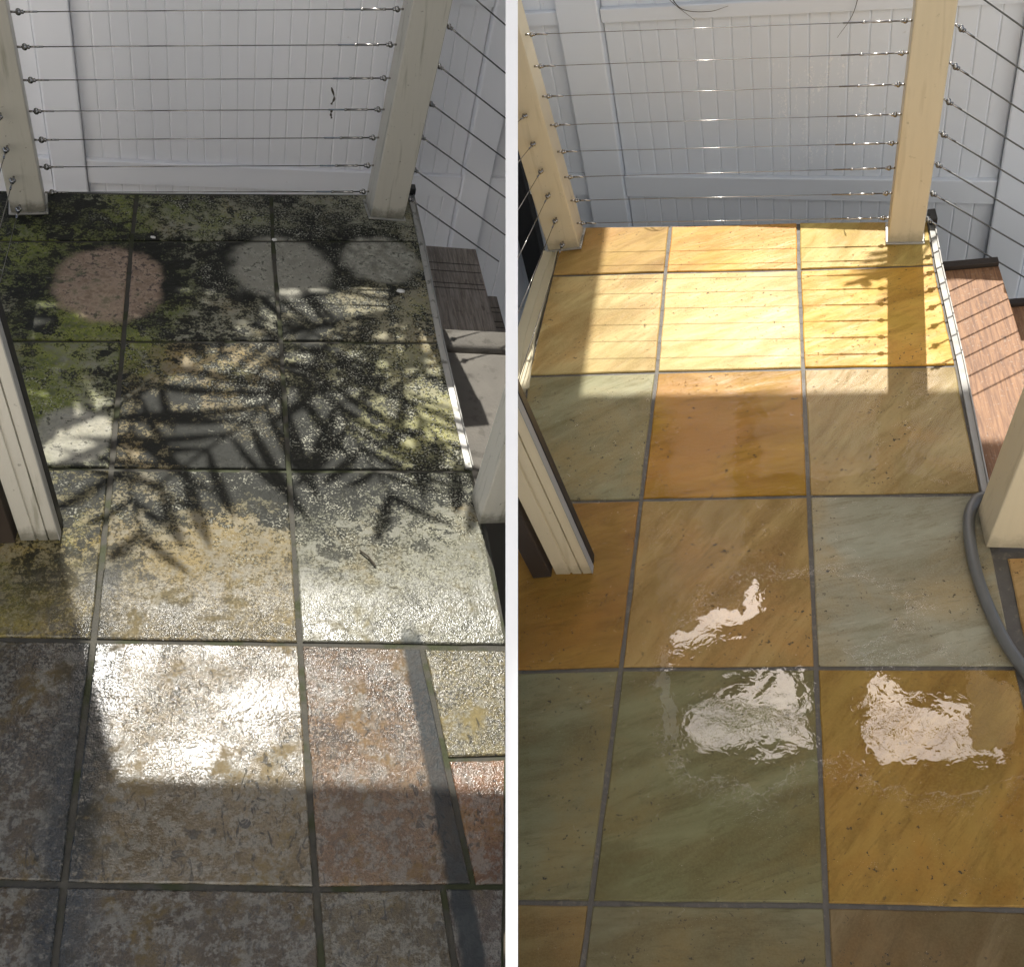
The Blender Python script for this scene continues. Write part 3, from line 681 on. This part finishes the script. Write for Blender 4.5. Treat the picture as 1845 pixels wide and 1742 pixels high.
# ------------------------------------------------------------------ palms
def frond_mesh(bm, path, nl, ll, wl, spread=R_(48), droop=.25, start=.12, seed=0):
    rnd = random.Random(seed); pts = catmull(path, 10); n = len(pts)
    tube(bm, pts, [.010*(1-.8*i/(n-1))+.0015 for i in range(n)], 6)
    for k in range(nl):
        f = start+(1-start)*(k+.5)/nl; x = f*(n-1); i = min(int(x), n-2); c = pts[i].lerp(pts[i+1], x-i)
        d = (pts[i+1]-pts[i]).normalized(); up = Vector((0, 0, 1)); side = d.cross(up).normalized(); nn = side.cross(d).normalized()
        L = ll*(math.sin(math.pi*(.12+.80*f))**.6)*rnd.uniform(.85, 1.1)
        for s in (-1, 1):
            a = spread*rnd.uniform(.8, 1.15)*(1-.45*f)
            dr = (d*math.cos(a)+side*s*math.sin(a)+nn*rnd.uniform(-.1, .25)).normalized()
            wv = dr.cross(nn).normalized()*wl*rnd.uniform(.8, 1.1)
            prev = None
            for q in range(5):
                t = q/4; p = c+dr*L*t-up*(droop*L*t*t); ww = wv*(.35+1.3*t*(1-t)*2 if q < 4 else .06)*.8
                m = bm.verts.new(p-nn*.0018); l = bm.verts.new(p+ww+nn*.001); r = bm.verts.new(p-ww+nn*.001)
                if prev: bm.faces.new((prev[0], prev[1], l, m)); bm.faces.new((prev[2], prev[0], m, r))
                prev = (m, l, r)
def palm(F, base, crown, shadows, extra, label, seed, start=.45):
    t = bpy.data.objects.new('palm_tree', None); COL.objects.link(t)
    cw = F @ Vector(crown); bw = Vector((cw.x+base[0], cw.y+base[1], 0)); t.location = bw; BASE[t.name] = bw
    tag(t, label, 'palm')
    bm = bmesh.new(); n = 14; pts = [bw.lerp(cw, i/(n-1))+Vector((.12*math.sin(i*.22), 0, 0))*(1-i/(n-1)) for i in range(n)]
    pts[-1] = cw
    tube(bm, pts, [.10-.03*i/(n-1)+.006*(i % 2) for i in range(n)], 12); part('trunk', bm, M['bark'], t, True)
    for k, (h0, h1, a, m, b, nl, ll, wl, spr) in enumerate(shadows):
        p0 = lift(F, *a, h0); p1 = lift(F, *m, (h0+h1)/2+.05); p2 = lift(F, *b, h1)
        q = cw.lerp(p0, .5)+Vector((0, 0, .25))
        bm = bmesh.new(); frond_mesh(bm, [cw, q, p0, p1, p2], nl, ll, wl, spread=R_(spr), seed=seed+k, start=start); part('frond', bm, M['leaf'], t)
    for k, (az, L, rise) in enumerate(extra):
        d = Vector((math.sin(R_(az)), math.cos(R_(az)), 0))
        bm = bmesh.new(); frond_mesh(bm, [cw, cw+d*L*.4+Vector((0, 0, rise)), cw+d*L*.8+Vector((0, 0, rise*.5)), cw+d*L+Vector((0, 0, -.3))], 26, .42, .016, seed=seed+20+k); part('frond', bm, M['leaf'], t)
    return t
palm(FL, (.1, .3), (.55, 1.95, 3.0),
     [(2.9, 2.5, (.46, -.60), (.30, -.78), (.10, -1.00), 9, .50, .025, 62),
      (2.9, 2.5, (.50, -.50), (.56, -.76), (.66, -1.04), 8, .52, .026, 42),
      (2.8, 2.4, (.70, -.62), (.80, -.84), (.93, -1.10), 7, .44, .026, 36),
      (2.8, 2.4, (.10, -.60), (.05, -.90), (.10, -1.16), 6, .42, .022, 42),
      (2.6, 2.2, (.86, -.36), (.62, -.50), (.36, -.64), 9, .24, .024, 50),
      (2.9, 2.4, (.40, -.15), (.12, -.36), (-.22, -.62), 22, .34, .030, 48),
      (2.9, 2.4, (.24, -.34), (.02, -.54), (-.25, -.85), 22, .30, .030, 48),
      (3.0, 2.6, (.10, -.15), (-.10, -.45), (-.24, -.95), 20, .28, .030, 48),
      (2.9, 2.6, (.22, -.12), (-.05, -.26), (-.32, -.30), 16, .24, .030, 48),
      (2.2, 2.0, (.86, -.52), (.66, -.56), (.46, -.62), 9, .22, .018, 48)],
     [(-10, 1.1, .4), (-50, 1.3, .4), (-95, 1.2, .4)], 'green palm leaning over the fence behind the mossy deck', 3)
palm(FR, (.2, .3), (1.5, 2.3, 2.3),
     [(1.9, 1.6, (.84, .16), (.70, .02), (.56, -.12), 9, .20, .024, 40),
      (2.0, 1.7, (.80, .06), (.70, -.08), (.62, -.20), 7, .14, .020, 40)],
     [(30, 1.2, .4), (80, 1.1, .4), (140, 1.0, .4)], 'green palm standing behind the grey-white fence', 11, .72)
def tall_palm():
    cw = Vector((-1.75, 4.55, H+3.3)); bw = Vector((-2.1, 5.0, 0))
    t = bpy.data.objects.new('palm_tree', None); COL.objects.link(t); t.location = bw; BASE[t.name] = bw
    tag(t, 'tall palm whose fronds reach over the eaves', 'palm')
    bm = bmesh.new(); n = 16; tube(bm, [bw.lerp(cw, i/(n-1)) for i in range(n)], [.11-.03*i/(n-1)+.006*(i % 2) for i in range(n)], 12); part('trunk', bm, M['bark'], t, True)
    for k, (mx, my, ex, ey, ez, nl, ll) in enumerate(((-1.0, 3.75, -.10, 3.20, 2.42, 26, .30), (-.5, 3.5, .80, 3.02, 2.42, 30, .30), (-1.1, 3.5, -.42, 3.00, 2.42, 22, .26), (-.2, 3.45, 1.1, 2.75, 2.42, 30, .22))):
        bm = bmesh.new(); frond_mesh(bm, [cw, cw+Vector(((mx-cw.x)*.4, -.25, .2)), Vector((mx, my, H+3.0)), Vector((ex, ey, H+ez))], nl, ll, .010, spread=R_(40), seed=60+k, start=.3); part('frond', bm, M['leaf'], t)
    for k, az in enumerate((0, -60, -130, 200)):
        d = Vector((math.sin(R_(az)), math.cos(R_(az)), 0)); bm = bmesh.new()
        frond_mesh(bm, [cw, cw+d*.5+Vector((0, 0, .4)), cw+d*1.0+Vector((0, 0, .2)), cw+d*1.3+Vector((0, 0, -.3))], 24, .4, .016, seed=80+k); part('frond', bm, M['leaf'], t)
tall_palm()
# ------------------------------------------------------------------ small things
def chip(F, u, v, s, label, mat, cat='debris', z=0.0):
    bm = bmesh.new(); bmesh.ops.create_icosphere(bm, subdivisions=1, radius=s)
    for q in bm.verts: q.co = Vector((q.co.x*1.3, q.co.y, q.co.z*.5))*random.uniform(.75, 1.2)+Vector((u, v, z+s*.4))
    solo('chip', bm, mat, F, (u, v, z), label, cat)
chip(FL, .755, -.205, .010, 'white paint chip near the right edge of the mossy deck', M['white_bit'])
chip(FL, .055, -.02, .006, 'tiny white chip beside the round pot mark', M['white_bit'])
chip(FL, .397, .012, .007, 'pale tile spacer dot at a joint crossing behind the pot mark', M['white_bit'])
bm = bmesh.new(); tube(bm, [(.560, -1.18, .004), (.578, -1.20, .005), (.592, -1.225, .003)], .0022, 5)
solo('twig', bm, M['dry'], FL, (.575, -1.2, 0), 'short dark twig lying on the pale tile of the mossy deck', 'twig')
for lab, pts in (('short dead leaf scrap snagged on a cable at the right of the mossy deck', [(.546, .2, .402), (.556, .2, .372), (.549, .2, .352)]),
                 ('lower dead leaf scrap under the first one on the right cables', [(.552, .2, .335), (.550, .2, .322), (.553, .2, .309)])):
    bm = bmesh.new(); q = catmull(pts, 5); n = len(q)
    tube(bm, q, [.0008+.0028*abs(math.sin(i*.7+.4)) for i in range(n)], 5)
    solo('dead_leaf', bm, M['dry'], FL, pts[0], lab, 'leaf')
for lab, pts in (('thin dry palm strand hanging over the top left of the grey-white fence', [(.00, .70, .578), (.03, .665, .560), (.055, .655, .520), (.125, .640, .455)]),
                 ('curled dry palm strand hanging over the fence beside the straight one', [(.02, .70, .578), (.045, .660, .555), (.085, .648, .495), (.165, .630, .482), (.225, .618, .495)]),
                 ('single dry palm strand hanging over the fence near the right cream post', [(.60, .57, .578), (.598, .545, .560), (.578, .535, .46), (.535, .545, .385)])):
    bm = bmesh.new(); q = catmull(pts, 8); n = len(q)
    tube(bm, q, [.0020*(1-.75*i/(n-1)) for i in range(n)], 5)
    solo('dry_leaflet', bm, M['dry'], FR, pts[0], lab, 'leaf')
